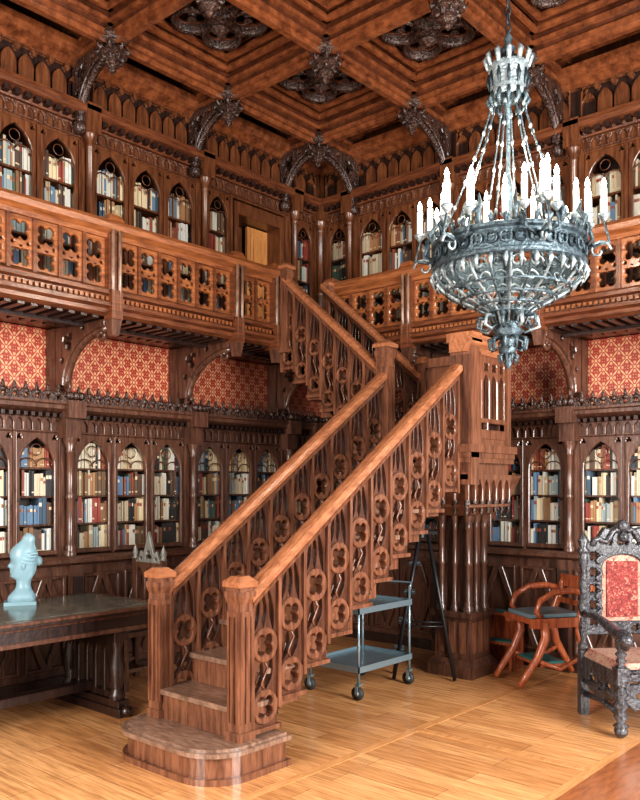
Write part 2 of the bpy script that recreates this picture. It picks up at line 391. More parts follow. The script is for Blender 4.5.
# ------------------------------------------------------------ gallery
b=MB(); GD=.9
def gal(M,s0,s1,posts,bs0):
    b.box(s0,s1,0.01,GD-.03,2.925,2.98,W_mid,M)
    prof=[(GD-.12,2.91),(GD-.04,2.91),(GD+.0,2.93),(GD+.0,2.96),(GD+.04,2.975),(GD+.04,3.0),(GD-.01,3.01),(GD-.01,3.06),(GD+.03,3.07),(GD+.03,3.10),(GD,3.12),(GD-.12,3.12)]
    b.prism(prof,'s',s0 if M is ML else GD-.12,s1,W_fas,M)
    b.box(s0,s1,.5,.56,2.87,2.92,W_dark,M)
    n=int((s1-s0)/.1)
    for q in range(n): b.box(s0+.1*q+.02,s0+.1*q+.07,.3,GD-.05,2.89,2.92,W_dark,M)
    n=int((s1-bs0)/.045)
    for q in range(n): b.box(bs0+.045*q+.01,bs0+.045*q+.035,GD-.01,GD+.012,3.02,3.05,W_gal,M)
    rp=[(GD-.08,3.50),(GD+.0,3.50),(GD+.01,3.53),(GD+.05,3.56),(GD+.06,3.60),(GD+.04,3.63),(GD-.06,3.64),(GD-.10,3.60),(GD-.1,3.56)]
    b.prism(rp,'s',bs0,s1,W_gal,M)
    for i in range(len(posts)-1):
        a,c=posts[i]+.05,posts[i+1]-.05; L=c-a; n=max(2,round(L/.195)); w=L/n; H=.39
        hs=[]
        for q in range(n):
            x=w*(q+.5); r=min(.083,w*.43)
            hs+= [foil(x,.105,r,4,5,pi/4),foil(x,.285,r,4,5,pi/4)]
            hs+= [circ(x-w*.3,.195,.012,6),circ(x+w*.3,.195,.012,6)]
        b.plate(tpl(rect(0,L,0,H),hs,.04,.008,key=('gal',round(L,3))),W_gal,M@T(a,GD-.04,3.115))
        for q in range(n+1): b.box(a+w*q-.013,a+w*q+.013,GD-.04,GD-.002,3.11,3.51,W_fas,M)
    for s in posts:
        b.box(s-.055,s+.055,GD-.1,GD+.03,3.08,3.53,W_fas,M)
        b.taper(s,GD-.03,3.63,3.68,.07,.08,.05,.06,W_gal,M)
        for q in(-.03,.03):
            b.tube([(s+q,GD+.04,2.90),(s+q,GD+.045,3.56)],.016,W_tread,M,6)
        b.taper(s,GD-.0,2.76,2.90,.03,.03,.05,.05,W_case,M)
        b.box(s-.05,s+.05,GD-.1,GD+.055,2.88,3.1,W_fas,M)
gal(ML,0.01,7.3,[1.65,2.15,3.43,4.72,6.02,7.3],1.62)
gal(MR,.9,7.05,[.93,1.87,3.17,4.47,5.77,7.05],.88)
def brk(w,h,key,th=.09):
    out=[(0,0),(0,h),(w,h),(w,h*.86)]
    for i in range(11):
        t=pi/2*(1-i/10); out.append((w-(w-.12*w/.75)*math.cos(t),h*.86*math.sin(t)))
    return tpl(out,[foil(w*.27,h*.74,min(w,h)*.17,3,5,pi/4),circ(w*.58,h*.9,h*.045,8),circ(w*.15,h*.42,h*.05,8)],th,.008,key=key)
for M,gr in((ML,[.82,2.15,3.43,4.72,6.02]),(MR,[1.86,3.16,4.46,5.76])):
    for s in gr:
        b.plate(brk(.70,.48,'bk'),W_case,M@T(s,.14,2.43)@SWAP)
        b.box(s-.05,s+.05,.01,.14,2.30,2.91,W_case,M)
        pts=[(s,.14+.70-.60*math.cos(t),2.41+.42*math.sin(t)) for t in [pi/2*i/10 for i in range(11)]]
        b.tube(pts,.03,W_case,M,8)
        sc=[(s,.24+.07*(1-i/14)*math.cos(i*.55+pi),2.43+.07*(1-i/14)*math.sin(i*.55+pi)) for i in range(14)]
        b.tube(sc,.02,W_case,M,6)
        sc=[(s,.74+.06*(1-i/14)*math.cos(-i*.55),2.80+.06*(1-i/14)*math.sin(-i*.55)) for i in range(14)]
        b.tube(sc,.02,W_case,M,6)
        b.sphere((s,.17,2.36),.055,W_carve,M); b.taper(s,.12,2.30,2.34,.02,.03,.06,.07,W_carve,M)
b.obj('gallery_balcony')
# ------------------------------------------------------------ ceiling
b=MB(); GX=[.55+1.20*i for i in range(7)]; GY=[.66+1.27*i for i in range(7)]
b.box(-.6,EX,-EX,.6,5.66,5.78,W_ceil2)
for (w,z0,z1,m) in((.028,5.19,5.235,W_ceil),(.065,5.235,5.275,W_ceil),(.042,5.275,5.33,W_ceil2),(.085,5.33,5.365,W_ceil),(.07,5.365,5.42,W_ceil2),(.125,5.42,5.66,W_ceil)):
    for g_ in GX: b.box(g_-w,g_+w,-EX,0,z0,z1,m)
    for g_ in GY: b.box(0,EX,-g_-w,-g_+w,z0,z1,m)
def coffer(x0,x1,y0,y1):
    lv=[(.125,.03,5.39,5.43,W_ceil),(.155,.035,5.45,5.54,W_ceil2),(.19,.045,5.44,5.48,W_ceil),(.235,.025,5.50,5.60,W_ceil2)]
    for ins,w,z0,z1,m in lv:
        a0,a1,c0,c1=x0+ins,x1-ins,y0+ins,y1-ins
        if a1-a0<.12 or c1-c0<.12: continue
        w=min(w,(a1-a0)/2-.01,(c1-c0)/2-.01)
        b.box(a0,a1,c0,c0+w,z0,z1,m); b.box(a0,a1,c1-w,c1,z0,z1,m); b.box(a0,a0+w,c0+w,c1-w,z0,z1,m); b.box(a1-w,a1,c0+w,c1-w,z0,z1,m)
    if abs((x1-x0)-(y1-y0))<.1:
        h=(x1-x0)/2-.25; cx,cy=(x0+x1)/2,(y0+y1)/2
        hs=[]
        for sx in(-1,1):
            for sy in(-1,1): hs.append(foil(sx*h*.47,sy*h*.47,h*.40,4,6,0)); hs.append(leaf(sx*h*.95,sy*h*.95,sx*h*.78,sy*h*.78,h*.04))
        for a,c_ in((0,.75),(.75,0),(0,-.75),(-.75,0)): hs.append(foil(a*h,c_*h,h*.12,3,4,math.atan2(-c_,-a)))
        t=tpl(rect(-h,h,-h,h),hs,.03,.006,key='coff')
        R=Matrix(((1,0,0,cx),(0,0,1,cy),(0,1,0,5.51),(0,0,0,1)))
        b.plate(t,W_ceil2,R)
        for sx in(-1,1):
            for sy in(-1,1):
                b.lathe([(h*.47,5.50),(h*.50,5.45),(h*.46,5.42),(h*.41,5.45),(h*.40,5.50)],W_carve,T(cx+sx*h*.47,cy+sy*h*.47,0),20)
                b.lathe([(0,5.44),(.04,5.46),(.03,5.48),(.06,5.52),(.05,5.66)],W_carve,T(cx+sx*h*.47,cy+sy*h*.47,0),8,False)
        b.lathe([(.0,5.33),(.04,5.35),(.08,5.38),(.05,5.41),(.11,5.44),(.08,5.47),(.15,5.50)],W_carve,T(cx,cy,0),8,False)
        b.box(cx-h,cx+h,cy-h,cy+h,5.64,5.66,SHADE)
ex_=[0]+GX; ey_=[0]+GY
for i in range(len(ex_)-1):
    for j in range(len(ey_)-1):
        coffer(ex_[i] if i else .1,ex_[i+1],-ey_[j+1],-ey_[j] if j else -.1)
for x in GX[:5]:
    for y in GY[:5]:
        P=T(x,-y,0)
        b.lathe([(.13,5.29),(.15,5.25),(.12,5.22),(.075,5.19),(.11,5.15),(.12,5.12),(.06,5.09),(.07,5.05),(.03,5.02),(.035,5.0),(0,4.97)],W_carve,P,8,False)
        for q in range(8):
            a=q*pi/4; c,s=math.cos(a),math.sin(a)
            b.tube([(x+.07*c,-y+.07*s,5.2),(x+.13*c,-y+.13*s,5.14),(x+.15*c,-y+.15*s,5.19)],[.025,.022,.006],W_carve,None,5)
            b.tube([(x+.04*c,-y+.04*s,5.11),(x+.09*c,-y+.09*s,5.08),(x+.10*c,-y+.10*s,5.12)],[.02,.016,.005],W_carve,None,5)
for M,gg,dw in((ML,GY,.55),(MR,GX,.66)):
    for s in gg[:5]:
        b.plate(brk(dw-.02,.50,('bk2',dw),.08),W_carve,M@T(s,.01,4.74)@SWAP)
        pts=[(s,dw-(dw-.07)*math.cos(t),4.70+.44*math.sin(t)) for t in [pi/2*i/10 for i in range(11)]]
        b.tube(pts,.032,W_carve,M,8)
        b.sphere((s,.07,4.68),.06,W_carve,M)
b.obj('ceiling')
# ------------------------------------------------------------ staircase
st=empty('staircase')
b=MB()
def rounded(x0,x1,y0,y1,r,n=8):
    P=[(x1,y1),(x0,y1)]
    for i in range(n+1):
        t=pi+pi/2*i/n; P.append((x0+r+r*math.cos(t),y0+r+r*math.sin(t)))
    for i in range(n+1):
        t=1.5*pi+pi/2*i/n; P.append((x1-r+r*math.cos(t),y0+r+r*math.sin(t)))
    return P
b.prism(rounded(2.0,2.97,-4.24,-3.64,.26),'z',0,.035,W_stair); b.prism(rounded(2.025,2.945,-4.215,-3.66,.25),'z',.035,.15,W_stair)
b.prism(rounded(1.995,2.975,-4.245,-3.64,.26),'z',.15,.175,W_tread); b.prism(rounded(2.02,2.95,-4.22,-3.66,.25),'z',.175,.19,W_tread)
n=9; rise=(1.8-.19)/n; run=.258; y0=-3.95; X0,X1=2.13,2.85
for i in range(n):
    ya=y0+run*i; za=.19+rise*i
    if i<n-1:
        b.box(X0+.02,X1-.02,ya,ya+run+.01,za-.06,za+rise-.035,W_stair)
        b.box(X0+.0,X1-.0,ya-.025,ya+run,za+rise-.03,za+rise,W_tread)
b.box(X0,X1,y0+run*(n-1),-1.55,1.6,1.75,W_stair)
ys=[y0+.1,y0+run*(n-1)+.1]
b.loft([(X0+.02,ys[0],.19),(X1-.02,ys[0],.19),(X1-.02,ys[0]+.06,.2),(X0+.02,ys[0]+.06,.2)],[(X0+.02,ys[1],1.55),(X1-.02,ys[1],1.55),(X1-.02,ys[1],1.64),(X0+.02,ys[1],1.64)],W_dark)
def newel(b,x,y,z0,z1,w=.07,mat=W_stair):
    b.box(x-w*1.2,x+w*1.2,y-w*1.2,y+w*1.2,z0,z0+.05,mat)
    b.box(x-w,x+w,y-w,y+w,z0+.05,z1-.13,mat)
    for sx,sy in((1,0),(-1,0),(0,1),(0,-1)):
        for q in(-.78,0,.78):
            cx=x+sx*w+(q*w if sy else 0); cy=y+sy*w+(q*w if sx else 0)
            b.box(cx-.008,cx+.008,cy-.008,cy+.008,z0+.10,z1-.2,mat)
        b.box(x+sx*w*1.05-(w*.9 if sy else .006),x+sx*w*1.05+(w*.9 if sy else .006),y+sy*w*1.05-(w*.9 if sx else .006),y+sy*w*1.05+(w*.9 if sx else .006),z1-.22,z1-.19,mat)
    b.taper(x,y,z1-.15,z1-.11,w,w,w*1.25,w*1.25,mat); b.box(x-w*1.25,x+w*1.25,y-w*1.25,y+w*1.25,z1-.11,z1-.08,mat)
    b.box(x-w*1.1,x+w*1.1,y-w*1.1,y+w*1.1,z1-.08,z1-.055,mat)
    b.box(x-w*1.4,x+w*1.4,y-w*1.4,y+w*1.4,z1-.055,z1-.025,W_rail); b.taper(x,y,z1-.025,z1+.005,w*1.4,w*1.4,w*.7,w*.7,W_rail)
NY=-3.93
newel(b,2.85,NY,.19,1.10,.05); newel(b,2.13,NY,.19,1.10,.05)
def flight(b,P,w,n,m,H):
    r=w*.42
    out=[(0,-.02),(w,-.02),(w,H+m*w),(0,H)]
    zt=H+m*w*.5
    c1=.01+r; c2=c1+H*.50
    hs=[foil(w/2,c1,r*.86,4,5,pi/4),foil(w/2,c2,r*.86,4,5,pi/4)]
    za,zb=c1+r*1.02,c2-r*1.02; zm=(za+zb)/2
    hs+=[leaf(w*.56,za-.004,w*.80,zb+.02,w*.15),leaf(w*.20,za-.02,w*.44,zb+.004,w*.15)]
    hs+=[leaf(w*.14,c2+r*.72,w*.34,zt-.075,w*.09),leaf(w*.86,c2+r*.75,w*.68,zt-.005,w*.10)]
    hs+=[leaf(w*.5,c2+r*1.02,w*.5,zt-.025,w*.11)]
    t=tpl(out,hs,.034,.004,key=('fl',w,m,H))
    rg=tpl(circ(0,0,r*1.10,20),[foil(0,0,r*.82,4,6,pi/4)],.066,.006,key=('flr',w))
    for i in range(n):
        z=m*w*i; Q=P@T(w*i,0,z)
        b.plate(t,W_stair_shade,Q); b.plate(rg,W_stair,Q@T(w/2,0,c1)); b.plate(rg,W_stair,Q@T(w/2,0,c2))
        for sg in(-1,1):
            b.tube([(w*(.5+.0*sg),sg*.018,zm-.0+(zb-zm)*1.0),(w*.62,sg*.02,zm+(zb-zm)*.5),(w*.5,sg*.02,zm),(w*.38,sg*.02,zm-(zm-za)*.5),(w*.5,sg*.018,za)],.008,W_stair,Q,5)
        b.box(-.02,w+.02,-.032,.032,-.04,-.014,W_stair,Q)
        b.box(-.013,.013,-.040,.040,-.07,H+.01,W_stair,Q)
        b.lathe([(.024,-.06),(.028,-.08),(.016,-.095),(.02,-.11),(0,-.13)],W_carve,Q,6)
    Q=P@T(w*n,0,m*w*n); b.box(-.013,.013,-.038,.038,-.2,H+.01,W_stair,Q)
    L=w*n
    def ex(prof,mat,a=0,c=L): b.loft([(a,p[0],p[1]+m*a) for p in prof],[(c,p[0],p[1]+m*c) for p in prof],mat,P)
    ex([(-.04,H-.03),(.04,H-.03),(.048,H+.0),(-.048,H+.0)],W_stair)
    ex([(-.045,H),(.045,H),(.062,H+.02),(.062,H+.045),(.045,H+.07),(.02,H+.078),(-.02,H+.078),(-.045,H+.07),(-.062,H+.045),(-.062,H+.02)],W_rail,-.02,L+.02)
P1=lambda x,y,z: Matrix(((0,1,0,x),(1,0,0,y),(0,0,1,z),(0,0,0,1)))
P2=lambda x,y,z: Matrix(((-1,0,0,x),(0,1,0,y),(0,0,1,z),(0,0,0,1)))
for x in(2.85,2.13): flight(b,P1(x,-3.87,.24),.2195,10,.69,.71)
LX0,LX1,LY0,LY1=2.02,2.92,-1.62,-.95
b.box(LX0,LX1,LY0,LY1,1.70,1.8,W_stair)
b.box(LX0-.0,LX1+.03,LY0-.03,LY1,1.66,1.70,W_stair)
b.box(2.84,LX1+.05,LY0-.05,LY1,1.79,1.83,W_stair); b.box(2.84,LX1+.08,LY0-.07,LY1,1.87,1.93,W_stair); b.box(2.84,LX1+.06,LY0-.06,LY1,1.83,1.87,W_stair)
b.box(2.85,2.93,LY0,LY1,1.80,2.02,W_stair)
L=LY1-LY0
hs=[rect(.13,.30,.08,.13)]+[lancet(.16+.125*i,.085,.17,.52,.08) for i in range(4)]+[foil(.16+.125*i,.575,.045,4,4,pi/4) for i in range(4)]+[rect(.32,.58,.08,.13)]
b.plate(tpl(rect(0,L,0,.68),hs,.05,.007,key='lp'),W_stair,P1(2.91,LY0,1.98)); b.box(2.84,2.875,LY0,LY1,1.98,2.66,W_dark)
for y in(LY0,LY0+.10,LY1-.09): b.box(2.83,2.96,y,y+.06,1.93,2.68,W_stair)
b.prism([(2.80,2.64),(2.95,2.64),(2.97,2.68),(3.0,2.70),(3.0,2.74),(2.96,2.76),(2.96,2.79),(2.80,2.79)],'d',LY0-.06,LY1,W_rail)
b.box(2.79,2.98,LY0-.03,LY0+.09,1.62,2.72,W_stair); b.box(2.77,3.0,LY0-.05,LY0+.10,2.72,2.79,W_rail)
for q in(2.80,2.86,2.92): b.box(q,q+.04,LY0-.042,LY0-.03,1.72,2.62,W_stair_shade)
b.box(2.08,2.9,LY1-.04,LY1,1.8,2.66,W_stair); b.box(2.08,2.93,LY1-.07,LY1,2.66,2.74,W_stair)
newel(b,2.13,-1.60,1.45,2.82,.055); newel(b,2.10,-.99,1.6,2.76,.035)
b.taper(2.13,-1.60,1.30,1.45,.02,.02,.07,.07,W_carve)
for x in(LX1,LX0):
    t=tpl([(0,0),(0,.26),(L,.26),(L,0)],[lancet(.06+.11*i,.085,.025,.22,.09) for i in range(6)],.04,.005,key='ar')
    b.plate(t,W_stair,P1(x,LY0,1.44))
    for i in range(7):
        b.lathe([(.022,1.50),(.026,1.46),(.014,1.43),(.02,1.41),(0,1.37)],W_carve,T(x,LY0+.003+.11*i,0),6)
L2=LX1-LX0
t=tpl(rect(0,L2,0,.26),[lancet(.065+.11*i,.085,.025,.22,.09) for i in range(8)],.04,.005,key='ar2')
b.plate(t,W_stair,T(LX0,LY0+.03,1.44))
for i in range(9): b.lathe([(.022,1.50),(.026,1.46),(.014,1.43),(.02,1.41),(0,1.37)],W_carve,T(LX0+.01+.11*i,LY0+.03,0),6)
px,py=2.50,-.98
b.box(px-.22,px+.22,py-.22,py+.22,0,.09,W_case); b.taper(px,py,.09,.15,.22,.22,.18,.18,W_case); b.box(px-.17,px+.17,py-.17,py+.17,.15,.5,W_case)
b.box(px-.20,px+.20,py-.20,py+.20,.5,.55,W_case)
b.box(px-.11,px+.11,py-.11,py+.11,.55,1.45,W_case)
for sx in(-1,0,1):
    for sy in(-1,0,1):
        if sx or sy: colonette(b,Matrix.Identity(4),px+sx*.13,py+sy*.13,.55,1.36,.028 if sx and sy else .022,W_case)
b.taper(px,py,1.36,1.52,.17,.17,.30,.30,W_stair); b.taper(px,py,1.52,1.70,.30,.30,.38,.34,W_stair)
for sy in(-1,1):
    for q in(-1,0,1):
        b.box(px+q*.1-.03,px+q*.1+.03,py+sy*.17-.008,py+sy*.17+.008,.2,.46,W_stair); b.box(px+sy*.17-.008,px+sy*.17+.008,py+q*.1-.03,py+q*.1+.03,.2,.46,W_stair)
n=7; rise=(2.98-1.8)/n; run=1.14/n
for i in range(n):
    xa=2.04-run*i; za=1.8+rise*i
    b.box(xa-run-.01,xa,-1.56,-.98,za-.08,za+rise-.03,W_stair); b.box(xa-run,xa+.02,-1.56,-.98,za+rise-.03,za+rise,W_tread)
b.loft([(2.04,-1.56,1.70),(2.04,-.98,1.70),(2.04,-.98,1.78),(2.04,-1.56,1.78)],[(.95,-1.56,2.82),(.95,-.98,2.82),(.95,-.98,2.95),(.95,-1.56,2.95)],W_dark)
for y in(-1.585,-.985): flight(b,P2(2.08,y,1.89),.163,7,.86,.66)
newel(b,.98,-1.60,2.85,3.68,.045); newel(b,.98,-.985,2.85,3.64,.032)
b.obj('stairs_body',st)
# ------------------------------------------------------------ chandelier
ch=empty('chandelier'); CX,CY=3.72,-2.46
b=MB(); k=MB(); e=MB(); P=T(CX,CY,0)
z=4.42; i=0
while z<5.20:
    pts=[((.016*math.cos(a) if i%2 else 0),(0 if i%2 else .016*math.cos(a)),z+.032*math.sin(a)) for a in[2*pi*j/10 for j in range(10)]]
    b.tube(pts,.005,SILVD,P,5,True); z+=.052; i+=1
b.lathe([(.0,5.50),(.09,5.50),(.05,5.40),(.012,5.34),(.012,5.15)],SILVD,P,12)
b.lathe([(.01,4.44),(.03,4.40),(.015,4.37),(.05,4.34),(.02,4.30),(.02,4.05),(.045,4.02),(.015,3.98),(.014,3.55),(.03,3.5),(.045,3.42),(.02,3.33),(.02,3.15),(.06,3.06),(.03,3.0),(.025,2.7)],SILVER,P,12)
b.lathe([(.105,4.03),(.115,4.05),(.108,4.08),(.118,4.20),(.128,4.23),(.122,4.23),(.10,4.10),(.09,4.03)],CRY,P,20)
for q in range(12):
    a=2*pi*q/12; c,s=math.cos(a),math.sin(a)
    b.tube([(.122*c,.122*s,4.22),(.142*c,.142*s,4.28),(.122*c,.122*s,4.32)],[.014,.018,.003],CRY,P,5)
    b.tube([(.115*c,.115*s,4.09),(.125*c,.125*s,4.14),(.12*c,.12*s,4.19)],[.006,.012,.004],SILVD,P,5)
    b.tube([(.11*c,.11*s,4.06),(.125*c,.125*s,4.01),(.10*c,.10*s,3.96)],[.012,.016,.003],SILVER,P,5)
    b.tube([(.02*c,.02*s,4.32),(.11*c,.11*s,4.22)],.005,SILVER,P,4)
R=.455; Z=2.94
tb=[(R,Z),(R+.02,Z+.01),(R+.02,Z+.03),(R,Z+.04),(R,Z+.15),(R+.02,Z+.16),(R+.02,Z+.18),(R,Z+.19),(R-.015,Z+.18),(R-.015,Z+.01),(R,Z)]
b.lathe(tb,SILVER,P,48,False)
for q in range(34):
    a=2*pi*q/34; c,s=math.cos(a),math.sin(a)
    Q=P@Matrix.Rotation(a,4,'Z')@T(R+.008,0,0)@SWAP
    b.plate(ringt(.038,4,.02,.78),SILVD if q%2 else SILVER,Q@T(0,0,Z+.095))
    b.tube([((R+.0)*c,(R+.0)*s,Z+.18),((R+.015)*c,(R+.015)*s,Z+.215),(R*c,R*s,Z+.25)],[.010,.018,.003],SILVER,P,5)
    b.tube([((R+.0)*c,(R+.0)*s,Z+.01),((R+.02)*c,(R+.02)*s,Z-.03),(R*c,R*s,Z-.08)],[.012,.016,.003],CRY,P,5)
for q in range(10):
    a=2*pi*q/10; c,s=math.cos(a),math.sin(a)
    pts=[]
    for j in range(13):
        t=j/12; r=.09+(R-.11)*(t**1.25); zz=4.05-.93*t; pts.append((r*c,r*s,zz))
    b.tube(pts,.006,SILVER,P,5)
    for j in range(1,12,2): b.sphere(pts[j],.012,CRY,P,1.6,6)
rib=[(R,Z),(.44,Z-.06),(.38,Z-.12),(.29,Z-.17),(.20,Z-.21),(.13,2.69),(.10,2.62)]
for q in range(24):
    a=2*pi*q/24; c,s=math.cos(a),math.sin(a)
    b.tube([(r*c,r*s,z) for r,z in rib],.009,SILVER if q%2 else CRY,P,5)
for q in range(26):
    a=2*pi*q/26
    for (rr,zz,sz) in((.45,Z-.05,.045),(.38,Z-.115,.042),(.28,Z-.17,.036),(.19,Z-.215,.026)):
        sp=[]
        for j in range(11):
            th=j*.62; k_=sz*(1-j/12); sp.append(((rr-.3*k_*math.sin(th))*math.cos(a+k_*math.cos(th)/rr),(rr)*math.sin(a+k_*math.cos(th)/rr),zz+k_*math.sin(th)))
        b.tube(sp,.0075,CRY if q%3 else SILVER,P,4)
for rr,zz in((.38,Z-.12),(.29,Z-.17),(.20,Z-.21),(.13,2.69)): b.tube([(rr*math.cos(2*pi*j/32),rr*math.sin(2*pi*j/32),zz) for j in range(32)],.011,SILVER,P,5,True)
b.lathe([(.10,2.72),(.13,2.69),(.10,2.66),(.075,2.60),(.095,2.57),(.06,2.54),(.04,2.49),(.055,2.46),(.03,2.42),(.018,2.39),(.028,2.37),(0,2.33)],SILVER,P,12)
for q in range(10):
    a=2*pi*q/10; c,s=math.cos(a),math.sin(a)
    b.tube([(.10*c,.10*s,2.66),(.18*c,.18*s,2.66),(.19*c,.19*s,2.60),(.14*c,.14*s,2.58),(.10*c,.10*s,2.61)],[.012,.014,.012,.01,.004],CRY if q%2 else SILVER,P,5)
    b.tube([(.06*c,.06*s,2.54),(.12*c,.12*s,2.52),(.11*c,.11*s,2.46),(.07*c,.07*s,2.47)],[.01,.012,.01,.004],SILVER,P,5)
    b.tube([(.03*c,.03*s,2.44),(.06*c,.06*s,2.42),(.05*c,.05*s,2.37)],[.008,.01,.003],SILVER,P,5)
for q in range(6):
    a=2*pi*q/6+.35
    for j,(da,dr,dz) in enumerate(((-.20,.03,0),(0,.11,.02),(.20,.03,0),(.11,-.05,.06))):
        A=a+da; r=R+dr; c,s=math.cos(A),math.sin(A); x,y=r*c,r*s; zc=3.22+dz
        b.tube([((R-.01)*math.cos(a),(R-.01)*math.sin(a),Z+.1),((r+.03)*c,(r+.03)*s,Z+.13),(x,y,zc-.04)],[.013,.011,.009],SILVER,P,5)
        b.lathe([(.006,zc-.05),(.034,zc-.015),(.038,zc),(.012,zc+.002)],CRY,P@T(x,y,0),8)
        k.lathe([(.019,zc),(.019,zc+.15),(.0,zc+.155)],CANDLE,P@T(x,y,0),8)
        e.lathe([(0,zc+.15),(.012,zc+.162),(.016,zc+.18),(.008,zc+.205),(0,zc+.22)],BULB,P@T(x,y,0),8)
    c,s=math.cos(a),math.sin(a); sp=[]
    for j in range(14):
        th=j*.5; kk=.07*(1-j/15); sp.append(((R+.08+kk*math.cos(th))*c,(R+.08+kk*math.cos(th))*s,Z+.08+kk*math.sin(th)))
    b.tube(sp,.009,CRY,P,5)
    for da in(-.3,.3):
        c,s=math.cos(a+da),math.sin(a+da)
        b.tube([((R+.0)*c,(R+.0)*s,Z+.17),((R+.03)*c,(R+.03)*s,Z+.25),((R-.01)*c,(R-.01)*s,Z+.30),((R+.01)*c,(R+.01)*s,Z+.36)],[.013,.02,.016,.003],SILVER,P,6)
for q in range(3):
    a=2*pi*q/3+.9; x,y=.17*math.cos(a),.17*math.sin(a)
    b.tube([(0,0,3.12),(x*.7,y*.7,3.08),(x,y,3.24)],.009,SILVER,P,5); b.lathe([(.006,3.23),(.034,3.26),(.01,3.27)],CRY,P@T(x,y,0),8)
    k.lathe([(.019,3.26),(.019,3.43),(0,3.435)],CANDLE,P@T(x,y,0),8); e.lathe([(0,3.43),(.014,3.45),(.008,3.485),(0,3.505)],BULB,P@T(x,y,0),8)
b.obj('metalwork',ch); k.obj('candles',ch); e.obj('bulbs',ch)
# ------------------------------------------------------------ library table
tb_=empty('library_table'); b=MB(); x0,x1,y0,y1=.58,1.50,-5.3,-3.42
b.box(x0,x1,y0,y1,.725,.757,W_dark); b.box(x0+.05,x1-.05,y0+.05,y1-.05,.765,.77,TTOP); b.box(x0-.02,x1+.02,y0-.02,y1+.02,.745,.766,W_case)
b.box(x0+.06,x1-.06,y0+.09,y1-.09,.61,.73,W_dark)
for x in(x0+.055,x1-.055): b.box(x-.012,x+.012,y0+.08,y1-.08,.60,.63,W_case); b.box(x-.008,x+.008,y0+.08,y1-.08,.70,.72,W_case)
for y in(y0+.28,y1-.28):
    for x in(x0+.16,x1-.16):
        b.lathe([(.05,.10),(.06,.14),(.035,.18),(.055,.26),(.06,.34),(.035,.44),(.045,.5),(.06,.56),(.06,.62)],W_dark,T(x,y,0),10)
        b.box(x-.06,x+.06,y-.06,y+.06,.52,.64,W_dark)
    b.box(x0+.05,x1-.05,y-.06,y+.06,0,.06,W_dark); b.box(x0+.08,x1-.08,y-.045,y+.045,.06,.11,W_dark)
    hs=[lancet(.08+.11*i,.07,.05,.38,.08) for i in range(5)]
    b.plate(tpl(rect(0,.60,0,.44),hs,.05,.006,key='tt'),W_dark,T((x0+x1)/2-.3,y,.11))
    for x in(x0+.05,x1-.05): b.sphere((x,y,.04),.04,W_dark)
b.box((x0+x1)/2-.05,(x0+x1)/2+.05,y0+.28,y1-.28,.14,.20,W_dark)
b.obj('table_body',tb_,.004)
# ------------------------------------------------------------ glass bust
b=MB()
an=math.radians(41.2+200); c,s_=math.cos(an),math.sin(an)
Q=Matrix(((c,-s_,0,.80),(s_,c,0,-4.14),(0,0,1,.7705),(0,0,0,1)))@Matrix.Diagonal((.86,.86,1.02,1))
b.box(-.13,.12,-.09,.09,0,.025,FROST,Q)
sec=[(.025,.09,-.12,.085),(.045,.095,-.13,.10),(.065,.085,-.125,.10),(.085,.062,-.11,.08),(.105,.040,-.095,.058),(.13,.028,-.088,.048),(.16,.026,-.088,.048),(.175,.035,-.095,.052),(.19,.066,-.105,.056),(.20,.074,-.115,.062),(.212,.068,-.12,.066),(.222,.076,-.125,.070),(.232,.072,-.13,.073),(.242,.078,-.132,.075),(.252,.076,-.134,.077),(.260,.094,-.136,.079),(.272,.092,-.138,.080),(.285,.080,-.14,.082),(.300,.068,-.142,.084),(.315,.072,-.143,.085),(.335,.078,-.143,.085),(.355,.076,-.14,.084),(.375,.068,-.135,.080),(.395,.054,-.128,.073),(.415,.03,-.12,.06),(.43,.006,-.118,.046),(.445,-.012,-.12,.038),(.46,-.02,-.12,.036),(.475,-.03,-.112,.03),(.488,-.05,-.095,.018),(.493,-.065,-.08,.006)]
vs=[];fs=[];ns=24
for z,f,bk,hw in sec:
    mx_=min(-.02,(f+bk)/2) if z<.4 else (f+bk)/2
    for j in range(ns):
        a=2*pi*j/ns; ca,sa=math.cos(a),math.sin(a)
        fe=f
        if .255<z<.29: fe=f if j in(0,) else (f-.012 if j in(1,ns-1) else f-.03 if j in (2,3,ns-2,ns-3) else f-.02)
        x=mx_+((fe-mx_) if ca>0 else (mx_-bk))*ca
        vs.append((x,hw*sa,z))
m_=len(sec)
for i in range(m_-1):
    for j in range(ns): fs.append((i*ns+j,i*ns+(j+1)%ns,(i+1)*ns+(j+1)%ns,(i+1)*ns+j))
fs.append(tuple((m_-1)*ns+j for j in range(ns)))
b.add(vs,fs,FROST,Q,True)
for sy in(-1,1):
    b.sphere((-.03,sy*.078,.265),.016,FROST,Q,1.5)
    for q in range(4):
        z0_=.315+.022*q; b.tube([(.045-.03*j-.012*q,sy*min(.084,(.046+.016*j)),z0_+.006*math.sin(j*1.5)-.006*j) for j in range(6)],.008,FROST,Q,6)
b.sphere((-.145,0,.30),.035,FROST,Q)
b.obj('glass_bust')
